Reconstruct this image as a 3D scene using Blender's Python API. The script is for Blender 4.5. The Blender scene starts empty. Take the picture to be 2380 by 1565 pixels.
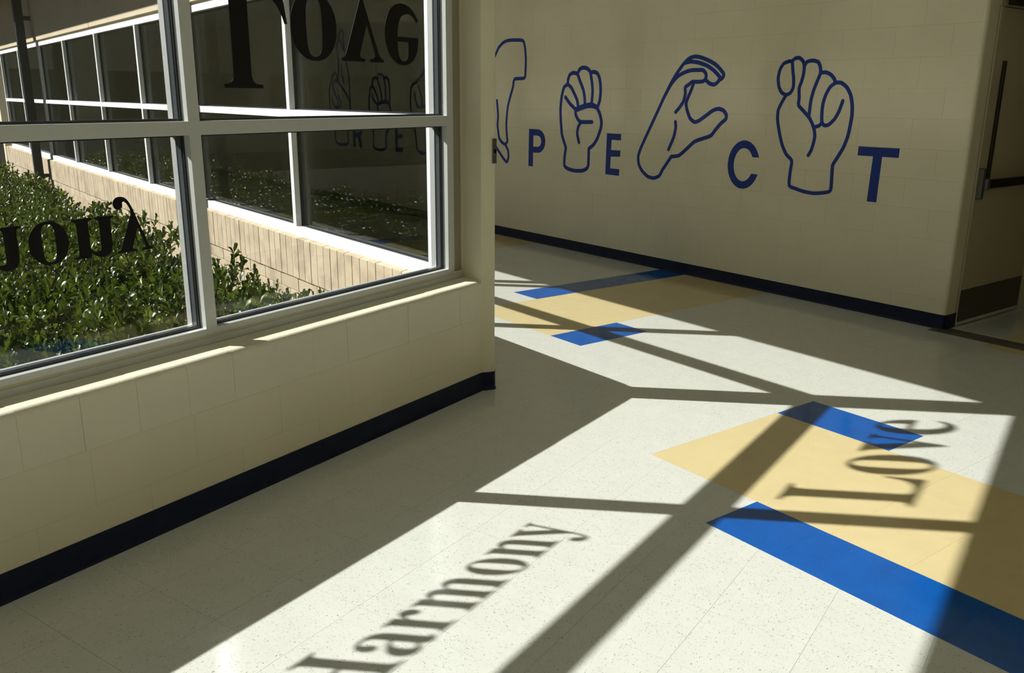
import bpy, math, random
from mathutils import Vector, Matrix, geometry as mgeo
random.seed(7)
SC = bpy.context.scene
COL = SC.collection
PI = math.pi

# ------------------------------------------------------------------ camera
cd = bpy.data.cameras.new('camera'); cam = bpy.data.objects.new('camera', cd); COL.objects.link(cam)
CR = Vector((0.82639, 0.56306, 0.0073)); CF = Vector((-0.5421, 0.79774, -0.26563)); CF.normalize()
def _basis():
    pitch, roll, yaw = 0.2688566, 0.0075858, -0.5970234
    F = Vector((math.sin(yaw)*math.cos(pitch), math.cos(yaw)*math.cos(pitch), -math.sin(pitch)))
    R = Vector((math.cos(yaw), -math.sin(yaw), 0)); U = R.cross(F)
    return math.cos(roll)*R + math.sin(roll)*U, -math.sin(roll)*R + math.cos(roll)*U, F
_R, _U, _F = _basis()
CAM = Vector((2.67357, 0.0, 1.54978))
cam.matrix_world = Matrix(((_R.x, _U.x, -_F.x, CAM.x), (_R.y, _U.y, -_F.y, CAM.y), (_R.z, _U.z, -_F.z, CAM.z), (0, 0, 0, 1)))
cd.sensor_width = 36.0; cd.lens = 2026.336/2380*36.0; cd.clip_start = 0.05; cd.clip_end = 300
SC.camera = cam
SC.view_settings.view_transform = 'Standard'; SC.view_settings.look = 'None'
SC.view_settings.exposure = 0.0; SC.view_settings.gamma = 1.0; SC.view_settings.use_curve_mapping = False
cy = SC.cycles
cy.max_bounces = 12; cy.diffuse_bounces = 6; cy.glossy_bounces = 4; cy.transparent_max_bounces = 32
cy.caustics_reflective = True; cy.caustics_refractive = False; cy.blur_glossy = 0.0
cy.sample_clamp_indirect = 40.0
cy.use_denoising = True

# ------------------------------------------------------------------ sky and sun
SUN_S, SUN_E = 0.5198, 0.8136          # floor slope of the rays, drop per metre of x
wd = bpy.data.worlds.new('world'); SC.world = wd; wd.use_nodes = True
wn = wd.node_tree; bg = wn.nodes['Background']
sky = wn.nodes.new('ShaderNodeTexSky'); sky.sky_type = 'NISHITA'; sky.sun_disc = False
sky.sun_elevation = math.radians(35.8); sky.sun_rotation = math.radians(242.5); sky.altitude = 200
sky.air_density = 1.0; sky.dust_density = 0.6; sky.ozone_density = 1.0
wn.links.new(sky.outputs[0], bg.inputs[0]); bg.inputs[1].default_value = 0.105
sl = bpy.data.lights.new('sun', 'SUN'); sun = bpy.data.objects.new('sun', sl); COL.objects.link(sun)
sl.energy = 19.5; sl.color = (1.0, 0.975, 0.935); sl.angle = math.radians(0.53)
sun.rotation_euler = Vector((1, SUN_S, -SUN_E)).to_track_quat('-Z', 'Y').to_euler()
sun.location = (-8, -4, 9)

# ------------------------------------------------------------------ frames of reference
# wall frame of the slanted corridor: local X = along the wall (d), local Y = away from courtyard (n)
ROT = math.atan2(-0.32211, 0.94670)
DX = Vector((math.cos(ROT), math.sin(ROT), 0)); NX = Vector((-math.sin(ROT), math.cos(ROT), 0))
def dn(d, n, z=0.0): return DX*d + NX*n + Vector((0, 0, z))
N2 = 3.556            # interior face of the courtyard window wall (slanted)
N2F = N2 - 0.145      # inner face of its window frame
NR = 6.8057           # interior face of the mural wall
XF = -0.145           # inner face of the left window frame
DP = 0.117

# ------------------------------------------------------------------ node helpers
def mat(name):
    m = bpy.data.materials.new(name); m.use_nodes = True
    nt = m.node_tree; b = nt.nodes['Principled BSDF']
    return m, nt, b
def nd(nt, typ, **kw):
    n = nt.nodes.new(typ)
    for k, v in kw.items():
        if k.startswith('i_'):
            key = k[2:]
            n.inputs[int(key) if key.isdigit() else key.replace('_', ' ')].default_value = v
        else: setattr(n, k, v)
    return n
def ramp(nt, fac, stops):
    r = nt.nodes.new('ShaderNodeValToRGB'); e = r.color_ramp.elements
    while len(e) > 1: e.remove(e[-1])
    e[0].position = stops[0][0]; e[0].color = (*stops[0][1], 1)
    for p_, c_ in stops[1:]:
        q = e.new(p_); q.color = (*c_, 1)
    nt.links.new(fac, r.inputs[0]); return r
def mixc(nt, fac, a, b, mode='MIX'):
    m = nt.nodes.new('ShaderNodeMix'); m.data_type = 'RGBA'; m.blend_type = mode
    for i, v in ((0, fac), (6, a), (7, b)):
        if hasattr(v, 'links') or hasattr(v, 'is_output'): nt.links.new(v, m.inputs[i])
        elif isinstance(v, tuple): m.inputs[i].default_value = (*v, 1)
        else: m.inputs[i].default_value = v
    return m.outputs[2]
def bump(nt, b, h, strength, dist=0.01):
    bp = nd(nt, 'ShaderNodeBump'); bp.inputs['Strength'].default_value = strength; bp.inputs['Distance'].default_value = dist
    nt.links.new(h, bp.inputs['Height']); nt.links.new(bp.outputs[0], b.inputs['Normal'])
def setv(b, **kw):
    for k, v in kw.items(): b.inputs[k.replace('_', ' ')].default_value = v

def paint_mat(name, col, rough=0.55, grain=220, bstr=0.25, var=0.05, spec=0.3):
    m, nt, b = mat(name)
    tc = nd(nt, 'ShaderNodeTexCoord'); geo = nd(nt, 'ShaderNodeNewGeometry')
    n1 = nd(nt, 'ShaderNodeTexNoise', i_Scale=grain, i_Detail=3.0); nt.links.new(geo.outputs['Position'], n1.inputs['Vector'])
    n2 = nd(nt, 'ShaderNodeTexNoise', i_Scale=2.3, i_Detail=4.0); nt.links.new(geo.outputs['Position'], n2.inputs['Vector'])
    r = ramp(nt, n2.outputs[0], [(0.3, tuple(c*(1-var) for c in col)), (0.7, tuple(min(1, c*(1+var)) for c in col))])
    nt.links.new(r.outputs[0], b.inputs['Base Color'])
    setv(b, Roughness=rough); b.inputs['Specular IOR Level'].default_value = spec
    bump(nt, b, n1.outputs[0], bstr, 0.002)
    return m
M = {}
M['block'] = paint_mat('cream_block_paint', (0.76, 0.715, 0.54), 0.5, 260, 0.35, 0.03, 0.35)
M['sill'] = paint_mat('cream_sill_paint', (0.80, 0.77, 0.62), 0.6, 420, 0.9, 0.02, 0.3)
M['wall'] = paint_mat('cream_wall_paint', (0.76, 0.715, 0.54), 0.6, 200, 0.2, 0.03, 0.3)
M['joint'] = paint_mat('cream_joint_paint', (0.69, 0.65, 0.49), 0.7, 200, 0.3, 0.03, 0.2)
M['jamb_shade'] = paint_mat('recess_shade_jamb_filler', (0.34, 0.32, 0.24), 0.6, 200, 0.2, 0.03, 0.2)  # filler beside the frame, shade of the narrow recess put into its colour
M['ceiling'] = paint_mat('ceiling_white', (0.74, 0.725, 0.67), 0.8, 120, 0.3, 0.03, 0.1)
M['door'] = paint_mat('door_beige_paint', (0.50, 0.45, 0.32), 0.42, 90, 0.05, 0.03, 0.4)
M['mural'] = paint_mat('royal_blue_wall_paint', (0.006, 0.032, 0.25), 0.55, 260, 0.3, 0.05, 0.4)
M['vinyl'] = paint_mat('black_vinyl', (0.005, 0.0045, 0.004), 0.5, 400, 0.02, 0.03, 0.2)
M['soffit'] = paint_mat('soffit_stucco', (0.44, 0.38, 0.30), 0.9, 60, 0.5, 0.05, 0.1)
M['facade_panel'] = paint_mat('tan_stucco_panel', (0.62, 0.53, 0.38), 0.85, 90, 0.6, 0.05, 0.1)
M['downspout'] = paint_mat('navy_downspout_paint', (0.006, 0.012, 0.022), 0.5, 90, 0.05, 0.05, 0.25)

def alu(name, col, rough=0.35, met=0.0):
    m, nt, b = mat(name)
    geo = nd(nt, 'ShaderNodeNewGeometry'); n1 = nd(nt, 'ShaderNodeTexNoise', i_Scale=30.0, i_Detail=2.0)
    nt.links.new(geo.outputs['Position'], n1.inputs['Vector'])
    r = ramp(nt, n1.outputs[0], [(0.3, tuple(c*0.97 for c in col)), (0.7, col)])
    nt.links.new(r.outputs[0], b.inputs['Base Color']); setv(b, Roughness=rough, Metallic=met)
    b.inputs['Specular IOR Level'].default_value = 0.5
    return m
M['alu'] = alu('white_anodised_frame', (0.61, 0.63, 0.62), 0.42, 0.25)
M['alu_sunlit'] = alu('sunlit_white_frame_copy', (0.84, 0.86, 0.87), 0.5, 0.0)  # brighter copy of the frame finish, sunlit facade white put into the colour
M['gasket'] = alu('black_rubber_gasket', (0.012, 0.014, 0.02), 0.35)
M['spacer'] = alu('dark_steel_spacer', (0.06, 0.07, 0.08), 0.25)
M['frame_shadow'] = alu('grey_frame_shadow_patch', (0.045, 0.055, 0.07), 0.5)  # shadow patches on the facade frame as a flat colour, unused
def metal(name, col, rough):
    m, nt, b = mat(name)
    geo = nd(nt, 'ShaderNodeNewGeometry'); n1 = nd(nt, 'ShaderNodeTexNoise', i_Scale=160.0, i_Detail=2.0)
    nt.links.new(geo.outputs['Position'], n1.inputs['Vector'])
    r = ramp(nt, n1.outputs[0], [(0.3, tuple(c*0.9 for c in col)), (0.7, col)])
    nt.links.new(r.outputs[0], b.inputs['Base Color']); setv(b, Roughness=rough, Metallic=1.0)
    return m
M['steel'] = metal('satin_steel', (0.22, 0.225, 0.22), 0.42)
M['darkmetal'] = metal('dark_bronze_metal', (0.06, 0.055, 0.045), 0.4)
M['kick'] = alu('dark_kick_plate', (0.06, 0.055, 0.035), 0.4)
M['strip'] = alu('brown_transition_strip', (0.10, 0.095, 0.07), 0.5)

def base_vinyl():
    m, nt, b = mat('navy_vinyl_base')
    geo = nd(nt, 'ShaderNodeNewGeometry'); n1 = nd(nt, 'ShaderNodeTexNoise', i_Scale=14.0, i_Detail=4.0)
    nt.links.new(geo.outputs['Position'], n1.inputs['Vector'])
    r = ramp(nt, n1.outputs[0], [(0.35, (0.004, 0.008, 0.030)), (0.7, (0.006, 0.012, 0.046))])
    nt.links.new(r.outputs[0], b.inputs['Base Color']); setv(b, Roughness=0.4)
    b.inputs['Specular IOR Level'].default_value = 0.25
    return m
M['base'] = base_vinyl()

# glass: clear coat over a tinted sheet; light passes with the tint of the sheet
def glass(name, t):
    m = bpy.data.materials.new(name); m.use_nodes = True; nt = m.node_tree
    for n in list(nt.nodes): nt.nodes.remove(n)
    out = nd(nt, 'ShaderNodeOutputMaterial'); tr = nd(nt, 'ShaderNodeBsdfTransparent'); gl = nd(nt, 'ShaderNodeBsdfGlossy')
    tr.inputs[0].default_value = (*t, 1); gl.inputs['Roughness'].default_value = 0.0
    gl.inputs[0].default_value = (0.9, 0.95, 0.93, 1)
    lw = nd(nt, 'ShaderNodeLayerWeight'); lw.inputs[0].default_value = 0.5
    pw = nd(nt, 'ShaderNodeMath', operation='POWER'); nt.links.new(lw.outputs['Facing'], pw.inputs[0]); pw.inputs[1].default_value = 5.0
    ma = nd(nt, 'ShaderNodeMath', operation='MULTIPLY_ADD'); nt.links.new(pw.outputs[0], ma.inputs[0])
    ma.inputs[1].default_value = 0.70; ma.inputs[2].default_value = 0.03
    mx = nd(nt, 'ShaderNodeMixShader'); nt.links.new(ma.outputs[0], mx.inputs[0])
    nt.links.new(tr.outputs[0], mx.inputs[1]); nt.links.new(gl.outputs[0], mx.inputs[2]); nt.links.new(mx.outputs[0], out.inputs[0])
    return m
GT = 0.40
M['glass'] = glass('tinted_window_glass', (GT**0.25*1.0, GT**0.25*1.005, GT**0.25*0.995))

# vinyl composition tile
def tile_mat(name, base, chips, density=0.075, size=95.0, mottle=0.04):
    m, nt, b = mat(name)
    tc = nd(nt, 'ShaderNodeTexCoord'); oi = nd(nt, 'ShaderNodeObjectInfo')
    off = nd(nt, 'ShaderNodeVectorMath', operation='SCALE'); comb = nd(nt, 'ShaderNodeCombineXYZ')
    for i in range(3): nt.links.new(oi.outputs['Random'], comb.inputs[i])
    nt.links.new(comb.outputs[0], off.inputs[0]); off.inputs['Scale'].default_value = 37.0
    add = nd(nt, 'ShaderNodeVectorMath', operation='ADD'); nt.links.new(tc.outputs['Object'], add.inputs[0]); nt.links.new(off.outputs[0], add.inputs[1])
    wn_ = nd(nt, 'ShaderNodeTexNoise', i_Scale=28.0, i_Detail=2.0); nt.links.new(add.outputs[0], wn_.inputs['Vector'])
    wv = nd(nt, 'ShaderNodeVectorMath', operation='MULTIPLY_ADD'); nt.links.new(wn_.outputs[1], wv.inputs[0])
    wv.inputs[1].default_value = (0.012, 0.012, 0.0); nt.links.new(add.outputs[0], wv.inputs[2])
    col = base; cur = None
    for k, (sc, thr, dens, cc, st) in enumerate(chips):
        mp = nd(nt, 'ShaderNodeMapping'); nt.links.new(wv.outputs[0], mp.inputs[0])
        mp.inputs['Scale'].default_value = (sc, sc*st, 1.0); mp.inputs['Location'].default_value = (k*3.1, k*7.7, 0.0)
        mp.inputs['Rotation'].default_value = (0, 0, 0.35*k)
        vo = nd(nt, 'ShaderNodeTexVoronoi'); vo.voronoi_dimensions = '2D'; vo.inputs['Scale'].default_value = 1.0
        nt.links.new(mp.outputs[0], vo.inputs['Vector'])
        sep = nd(nt, 'ShaderNodeSeparateColor'); nt.links.new(vo.outputs['Color'], sep.inputs[0])
        # chip only in a share of cells, of random size
        c1 = nd(nt, 'ShaderNodeMath', operation='LESS_THAN'); nt.links.new(sep.outputs[0], c1.inputs[0]); c1.inputs[1].default_value = dens
        sz = nd(nt, 'ShaderNodeMath', operation='MULTIPLY'); nt.links.new(sep.outputs[1], sz.inputs[0]); sz.inputs[1].default_value = thr
        c2 = nd(nt, 'ShaderNodeMath', operation='LESS_THAN'); nt.links.new(vo.outputs['Distance'], c2.inputs[0]); nt.links.new(sz.outputs[0], c2.inputs[1])
        an = nd(nt, 'ShaderNodeMath', operation='MULTIPLY'); nt.links.new(c1.outputs[0], an.inputs[0]); nt.links.new(c2.outputs[0], an.inputs[1])
        al = nd(nt, 'ShaderNodeMath', operation='MULTIPLY'); nt.links.new(an.outputs[0], al.inputs[0])
        al2 = nd(nt, 'ShaderNodeMath', operation='MULTIPLY_ADD'); nt.links.new(sep.outputs[2], al2.inputs[0]); al2.inputs[1].default_value = 0.6; al2.inputs[2].default_value = 0.4
        nt.links.new(al2.outputs[0], al.inputs[1])
        cur = mixc(nt, al.outputs[0], cur if cur is not None else base, cc)
    mo = nd(nt, 'ShaderNodeTexNoise', i_Scale=9.0, i_Detail=5.0); nt.links.new(add.outputs[0], mo.inputs['Vector'])
    mr = ramp(nt, mo.outputs[0], [(0.3, (1-mottle,)*3), (0.7, (1.0,)*3)])
    cur = mixc(nt, 1.0, cur if cur is not None else base, mr.outputs[0], 'MULTIPLY')
    nt.links.new(cur, b.inputs['Base Color'])
    geo = nd(nt, 'ShaderNodeNewGeometry')
    rn = nd(nt, 'ShaderNodeTexNoise', i_Scale=3.0, i_Detail=4.0); nt.links.new(geo.outputs['Position'], rn.inputs['Vector'])
    rr = nd(nt, 'ShaderNodeMapRange'); nt.links.new(rn.outputs[0], rr.inputs[0])
    rr.inputs[3].default_value = 0.11; rr.inputs[4].default_value = 0.15; nt.links.new(rr.outputs[0], b.inputs['Roughness'])
    b.inputs['Specular IOR Level'].default_value = 0.5
    wb = nd(nt, 'ShaderNodeTexNoise', i_Scale=6.0, i_Detail=2.0); nt.links.new(geo.outputs['Position'], wb.inputs['Vector'])
    bump(nt, b, wb.outputs[0], 0.12, 0.012)
    return m
GREY = (0.16, 0.165, 0.16)
M['tile_white'] = tile_mat('white_speckled_vinyl_tile', (0.665, 0.68, 0.64),
    [(95.0, 0.40, 0.050, GREY, 3.0), (150.0, 0.42, 0.13, (0.40, 0.41, 0.39), 2.6), (120.0, 0.40, 0.10, (0.30, 0.31, 0.30), 2.0), (70.0, 0.45, 0.12, (0.60, 0.61, 0.58), 2.8)])
M['tile_yellow'] = tile_mat('yellow_vinyl_tile', (0.69, 0.575, 0.32),
    [(140.0, 0.35, 0.06, (0.76, 0.66, 0.42), 1.6), (90.0, 0.3, 0.015, (0.45, 0.33, 0.14), 2.0)], mottle=0.05)
M['tile_blue'] = tile_mat('blue_vinyl_tile', (0.003, 0.098, 0.44),
    [(120.0, 0.45, 0.30, (0.006, 0.13, 0.52), 1.8), (150.0, 0.40, 0.12, (0.006, 0.07, 0.36), 1.8)], mottle=0.15)
M['adhesive'] = paint_mat('dark_tile_adhesive', (0.12, 0.11, 0.09), 0.9, 100, 0.2, 0.05, 0.1)

def brick_mat(name, cols):
    m, nt, b = mat(name)
    oi = nd(nt, 'ShaderNodeObjectInfo'); geo = nd(nt, 'ShaderNodeNewGeometry')
    r = ramp(nt, oi.outputs['Random'], [(0.0, cols[0]), (0.5, cols[1]), (1.0, cols[2])])
    n1 = nd(nt, 'ShaderNodeTexNoise', i_Scale=7.0, i_Detail=5.0); nt.links.new(geo.outputs['Position'], n1.inputs['Vector'])
    st = ramp(nt, n1.outputs[0], [(0.36, (0.80, 0.78, 0.80)), (0.52, (1, 1, 1))])
    c = mixc(nt, 1.0, r.outputs[0], st.outputs[0], 'MULTIPLY')
    n2 = nd(nt, 'ShaderNodeTexNoise', i_Scale=240.0, i_Detail=2.0); nt.links.new(geo.outputs['Position'], n2.inputs['Vector'])
    sp = ramp(nt, n2.outputs[0], [(0.30, (0.72, 0.70, 0.68)), (0.42, (1, 1, 1))])
    c = mixc(nt, 1.0, c, sp.outputs[0], 'MULTIPLY')
    nt.links.new(c, b.inputs['Base Color']); setv(b, Roughness=0.9); b.inputs['Specular IOR Level'].default_value = 0.15
    bump(nt, b, n2.outputs[0], 0.5, 0.003)
    return m
M['brick'] = brick_mat('tan_brick', [(0.53, 0.44, 0.315), (0.57, 0.475, 0.34), (0.60, 0.50, 0.365)])
M['mortar'] = paint_mat('brown_mortar', (0.40, 0.32, 0.225), 0.95, 150, 0.5, 0.1, 0.05)
M['soil'] = paint_mat('dark_mulch', (0.045, 0.032, 0.020), 0.95, 45, 1.0, 0.3, 0.05)
M['bark'] = paint_mat('grey_brown_twig', (0.14, 0.11, 0.075), 0.85, 90, 0.6, 0.2, 0.1)

def leaf_mat():
    m, nt, b = mat('glossy_green_leaf')
    oi = nd(nt, 'ShaderNodeObjectInfo'); geo = nd(nt, 'ShaderNodeNewGeometry')
    r1 = nd(nt, 'ShaderNodeMath', operation='ADD'); nt.links.new(geo.outputs['Random Per Island'], r1.inputs[0]); nt.links.new(oi.outputs['Random'], r1.inputs[1])
    fr = nd(nt, 'ShaderNodeMath', operation='FRACT'); nt.links.new(r1.outputs[0], fr.inputs[0])
    r = ramp(nt, fr.outputs[0], [(0.0, (0.012, 0.025, 0.007)), (0.45, (0.030, 0.055, 0.010)), (0.8, (0.075, 0.110, 0.016)), (1.0, (0.20, 0.21, 0.03))])
    nt.links.new(r.outputs[0], b.inputs['Base Color']); setv(b, Roughness=0.36)
    b.inputs['Specular IOR Level'].default_value = 0.40
    tl = nd(nt, 'ShaderNodeBsdfTranslucent'); tm = mixc(nt, 0.5, r.outputs[0], (0.20, 0.30, 0.02))
    nt.links.new(tm, tl.inputs[0]); mx = nd(nt, 'ShaderNodeMixShader'); mx.inputs[0].default_value = 0.22
    out = [n for n in nt.nodes if n.type == 'OUTPUT_MATERIAL'][0]
    nt.links.new(b.outputs[0], mx.inputs[1]); nt.links.new(tl.outputs[0], mx.inputs[2]); nt.links.new(mx.outputs[0], out.inputs[0])
    return m
M['leaf'] = leaf_mat()

# ------------------------------------------------------------------ mesh helpers
class MB:
    def __init__(s): s.v = []; s.f = []
    def box(s, a, b, ch=0.0):
        x0, y0, z0 = a; x1, y1, z1 = b; o = len(s.v)
        if x0 > x1: x0, x1 = x1, x0
        if y0 > y1: y0, y1 = y1, y0
        if z0 > z1: z0, z1 = z1, z0
        if ch <= 0:
            s.v += [(x0,y0,z0),(x1,y0,z0),(x1,y1,z0),(x0,y1,z0),(x0,y0,z1),(x1,y0,z1),(x1,y1,z1),(x0,y1,z1)]
            s.f += [tuple(o+i for i in q) for q in ((3,2,1,0),(4,5,6,7),(0,1,5,4),(1,2,6,5),(2,3,7,6),(3,0,4,7))]
        else:   # box with every edge chamfered
            X, Y, Z = (x0, x1), (y0, y1), (z0, z1); idx = {}
            for i in (0, 1):
                for j in (0, 1):
                    for k in (0, 1):
                        sx, sy, sz = (1, -1)[i], (1, -1)[j], (1, -1)[k]
                        for ax in range(3):
                            p = [X[i]+sx*ch, Y[j]+sy*ch, Z[k]+sz*ch]; p[ax] = (X[i], Y[j], Z[k])[ax]
                            idx[(i, j, k, ax)] = len(s.v); s.v.append(tuple(p))
            def q(*ks): s.f.append(tuple(idx[k] for k in ks))
            for ax in range(3):
                o1, o2 = (ax+1) % 3, (ax+2) % 3
                for e in (0, 1):
                    ks = []
                    for u, w in ((0, 0), (1, 0), (1, 1), (0, 1)):
                        t = [0, 0, 0]; t[ax] = e; t[o1] = u; t[o2] = w; ks.append((*t, ax))
                    q(*(ks if e else ks[::-1]))
                for u in (0, 1):          # edges along ax
                    for w in (0, 1):
                        t0 = [0, 0, 0]; t0[ax] = 0; t0[o1] = u; t0[o2] = w; t1 = list(t0); t1[ax] = 1
                        ks = [(*t0, o1), (*t1, o1), (*t1, o2), (*t0, o2)]
                        q(*(ks if (u == w) else ks[::-1]))
            for i in (0, 1):
                for j in (0, 1):
                    for k in (0, 1):
                        ks = [(i, j, k, 0), (i, j, k, 1), (i, j, k, 2)]
                        q(*(ks if (i+j+k) % 2 else ks[::-1]))
        return s
    def prism(s, prof, a, b, axis=1):
        """prof: closed 2D outline in the two other axes, extruded along axis from a to b"""
        o = len(s.v); n = len(prof)
        def P(u, w, t):
            if axis == 1: return (u, t, w)
            if axis == 0: return (t, u, w)
            return (u, w, t)
        for t in (a, b):
            for u, w in prof: s.v.append(P(u, w, t))
        for i in range(n):
            j = (i+1) % n; s.f.append((o+i, o+j, o+n+j, o+n+i))
        s.f.append(tuple(o+i for i in range(n))[::-1]); s.f.append(tuple(o+n+i for i in range(n)))
        return s
    def tube(s, p0, p1, r0, r1=None, n=8):
        r1 = r0 if r1 is None else r1; p0 = Vector(p0); p1 = Vector(p1); d = (p1-p0).normalized()
        u = d.orthogonal().normalized(); w = d.cross(u); o = len(s.v)
        for p, r in ((p0, r0), (p1, r1)):
            for i in range(n):
                a = 2*PI*i/n; s.v.append(tuple(p+(u*math.cos(a)+w*math.sin(a))*r))
        for i in range(n):
            j = (i+1) % n; s.f.append((o+i, o+j, o+n+j, o+n+i))
        s.f.append(tuple(o+i for i in range(n))[::-1]); s.f.append(tuple(o+n+i for i in range(n)))
        return s
    def mesh(s, name, m, fix=True, smooth=False):
        me = bpy.data.meshes.new(name); me.from_pydata(s.v, [], s.f)
        if fix:
            import bmesh
            bm = bmesh.new(); bm.from_mesh(me); bmesh.ops.recalc_face_normals(bm, faces=bm.faces); bm.to_mesh(me); bm.free()
        me.materials.append(m)
        if smooth:
            for p in me.polygons: p.use_smooth = True
        me.update(); return me
def put(name, me, parent=None, loc=(0, 0, 0), rz=0.0, rot=None, scale=None):
    o = bpy.data.objects.new(name, me); COL.objects.link(o); o.location = loc
    o.rotation_euler = rot if rot else (0, 0, rz)
    if scale: o.scale = scale
    if parent: o.parent = parent
    return o
def struct(name, me, loc=(0, 0, 0), rz=0.0, label=None):
    o = put(name, me, None, loc, rz); o['kind'] = 'structure'
    if label: o['label'] = label
    return o
def thing(name, label, cat, loc=(0, 0, 0), rz=0.0, group=None, me=None):
    o = put(name, me, None, loc, rz); o['label'] = label; o['category'] = cat
    if group: o['group'] = group
    return o
# ------------------------------------------------------------------ clipping helpers (2D, world x,y)
def clip(poly, nx, ny, c):
    """keep the side nx*x+ny*y <= c"""
    out = []
    for i in range(len(poly)):
        a = poly[i]; b = poly[(i+1) % len(poly)]
        da = nx*a[0]+ny*a[1]-c; db = nx*b[0]+ny*b[1]-c
        if da <= 0: out.append(a)
        if (da < 0 < db) or (db < 0 < da):
            t = da/(da-db); out.append((a[0]+(b[0]-a[0])*t, a[1]+(b[1]-a[1])*t))
    return out
def area(p): return 0.5*sum(p[i][0]*p[(i+1) % len(p)][1]-p[(i+1) % len(p)][0]*p[i][1] for i in range(len(p)))
T = 0.3048; U0, V0 = 0.9205, 1.7289; EAST = 3.6; SOUTH = -4.5; WEST_D = -16.2
def toW(d, n): return (DX.x*d+NX.x*n, DX.y*d+NX.y*n)

# ------------------------------------------------------------------ floor
slab = MB(); slab.box((-0.30, SOUTH-0.2, -0.25), (EAST+0.2, 3.4, -0.004))
floor = struct('floor', slab.mesh('floor_slab', M['adhesive']))
s2 = MB(); s2.box((WEST_D-0.2, N2-0.02, -0.25), (2.3, 10.2, -0.0045)); s2.box((-1.0, 2.4, -0.25), (2.6, N2-0.02, -0.0045))
put('subfloor', s2.mesh('subfloor', M['adhesive']), floor, rz=ROT)

cells = []           # (polygon, colour, centre, angle)
def shrink(p, g=0.00025):
    cx = sum(q[0] for q in p)/len(p); cyy = sum(q[1] for q in p)/len(p)
    r = []
    for x, y in p:
        l = math.hypot(x-cx, y-cyy); k = max(0.0, (l-g*1.4)/l) if l > 1e-6 else 0; r.append((cx+(x-cx)*k, cyy+(y-cyy)*k))
    return r
def nC(c): return (NX.x, NX.y, c)
for i in range(-4, 10):                       # grid parallel to the left wall
    for j in range(-21, 12):
        x0, y0 = U0+i*T, V0+j*T; q = [(x0, y0), (x0+T, y0), (x0+T, y0+T), (x0, y0+T)]
        q = clip(q, -1, 0, 0.0); q = clip(q, 1, 0, EAST) if q else q; q = clip(q, 0, -1, -SOUTH) if q else q
        if not q: continue
        a = clip(q, NX.x, NX.y, N2-T)                                   # before the blue stripe's row
        b = clip(q, -NX.x, -NX.y, -(N2-T)); b = clip(b, NX.x, NX.y, N2) if b else b
        b = clip(b, DX.x, DX.y, 0.585) if b else b
        for p in (a, b):
            if p and len(p) > 2 and area(p) > 4e-4: cells.append((p, 'white', 0.0))
def colour(d, n):
    if n < N2: return 'blue'
    if d >= 0 and n >= N2+10*T: return 'yellow'
    if d >= 0:
        if n < N2+3*T: return 'yellow'
        if n < N2+4*T and d < 2*T: return 'blue'
        return 'white'
    e = d
    while e < -3.048: e += 3.048
    if -2.743 <= e < -1.829 and n >= N2+3*T: return 'yellow'
    if -1.829 <= e < -1.524 and N2+3*T <= n < N2+5*T: return 'blue'
    if e < -2.743 and n >= N2+5*T: return 'blue'
    return 'white'
for i in range(-54, 9):
    for j in range(-1, 21):
        d0, n0 = i*T, N2+j*T
        if j == -1:
            if i < 1: continue
            if i == 1: continue
            q = [toW(d0-0.0246, n0), toW(d0+T-0.0246, n0), toW(d0+T-0.0246, n0+T), toW(d0-0.0246, n0+T)]
        else: q = [toW(d0, n0), toW(d0+T, n0), toW(d0+T, n0+T), toW(d0, n0+T)]
        if n0 >= NR-0.05:
            if d0 < -1.5: continue
            q = clip(q, -NX.x, -NX.y, -6.80)
        else:
            q = clip(q, NX.x, NX.y, 6.80+0.005)
            q = clip(q, 1, 0, EAST) if q else q
        if not q or len(q) < 3 or area(q) < 4e-4: continue
        cells.append((q, colour(d0+T/2, n0+T/2), ROT))
tmesh = {}
def full_mesh(kind, side):
    k = (kind, side)
    if k not in tmesh:
        h = T/2-(0.00040 if kind == 'white' else 0.00018); m = MB(); m.box((-h, -h, -0.0035), (h, h, 0), 0.0)
        tmesh[k] = m.mesh('tile', M['tile_'+kind], fix=False)
    return tmesh[k]
def camdist(p):
    cx = sum(q[0] for q in p)/len(p); c2 = sum(q[1] for q in p)/len(p)
    v = Vector((cx, c2, 0))-CAM
    zz = v.dot(_F); sx = v.dot(_R)/zz if zz > 0.1 else 9; sy = v.dot(_U)/zz if zz > 0.1 else 9
    vis = zz > 0.1 and abs(sx) < 0.66 and abs(sy) < 0.47
    if vis and Vector((cx, c2)).dot(Vector((DX.x, DX.y))) < -6: vis = False
    return v.length + (0 if vis else 100)
cells.sort(key=lambda c: camdist(c[0]))
rest = {'white': MB(), 'yellow': MB(), 'blue': MB()}
NT = 300
TL = {'yellow': 'yellow floor tile', 'blue': 'blue floor tile'}
counts = {}
for idx, (p, kind, ang) in enumerate(cells):
    cx = sum(q[0] for q in p)/len(p); cc = sum(q[1] for q in p)/len(p)
    if idx < NT:
        zz = random.uniform(-0.00012, 0.00012)
        if abs(area(p)-T*T) < 1e-5:
            o = put('tile', full_mesh(kind, 0), floor, (cx, cc, zz), ang+random.choice((0, 1, 2, 3))*PI/2)
        else:
            ca, sa = math.cos(-ang), math.sin(-ang); m = MB()
            m.prism([(ca*(x-cx)-sa*(y-cc), sa*(x-cx)+ca*(y-cc)) for x, y in shrink(p)], -0.0035, 0.0, axis=2)
            o = put('tile', m.mesh('tile', M['tile_'+kind]), floor, (cx, cc, zz), ang)
        if kind in TL: o['label'] = TL[kind]
    else:
        rest[kind].prism(shrink(p), -0.0035, 0.0, axis=2)
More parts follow.
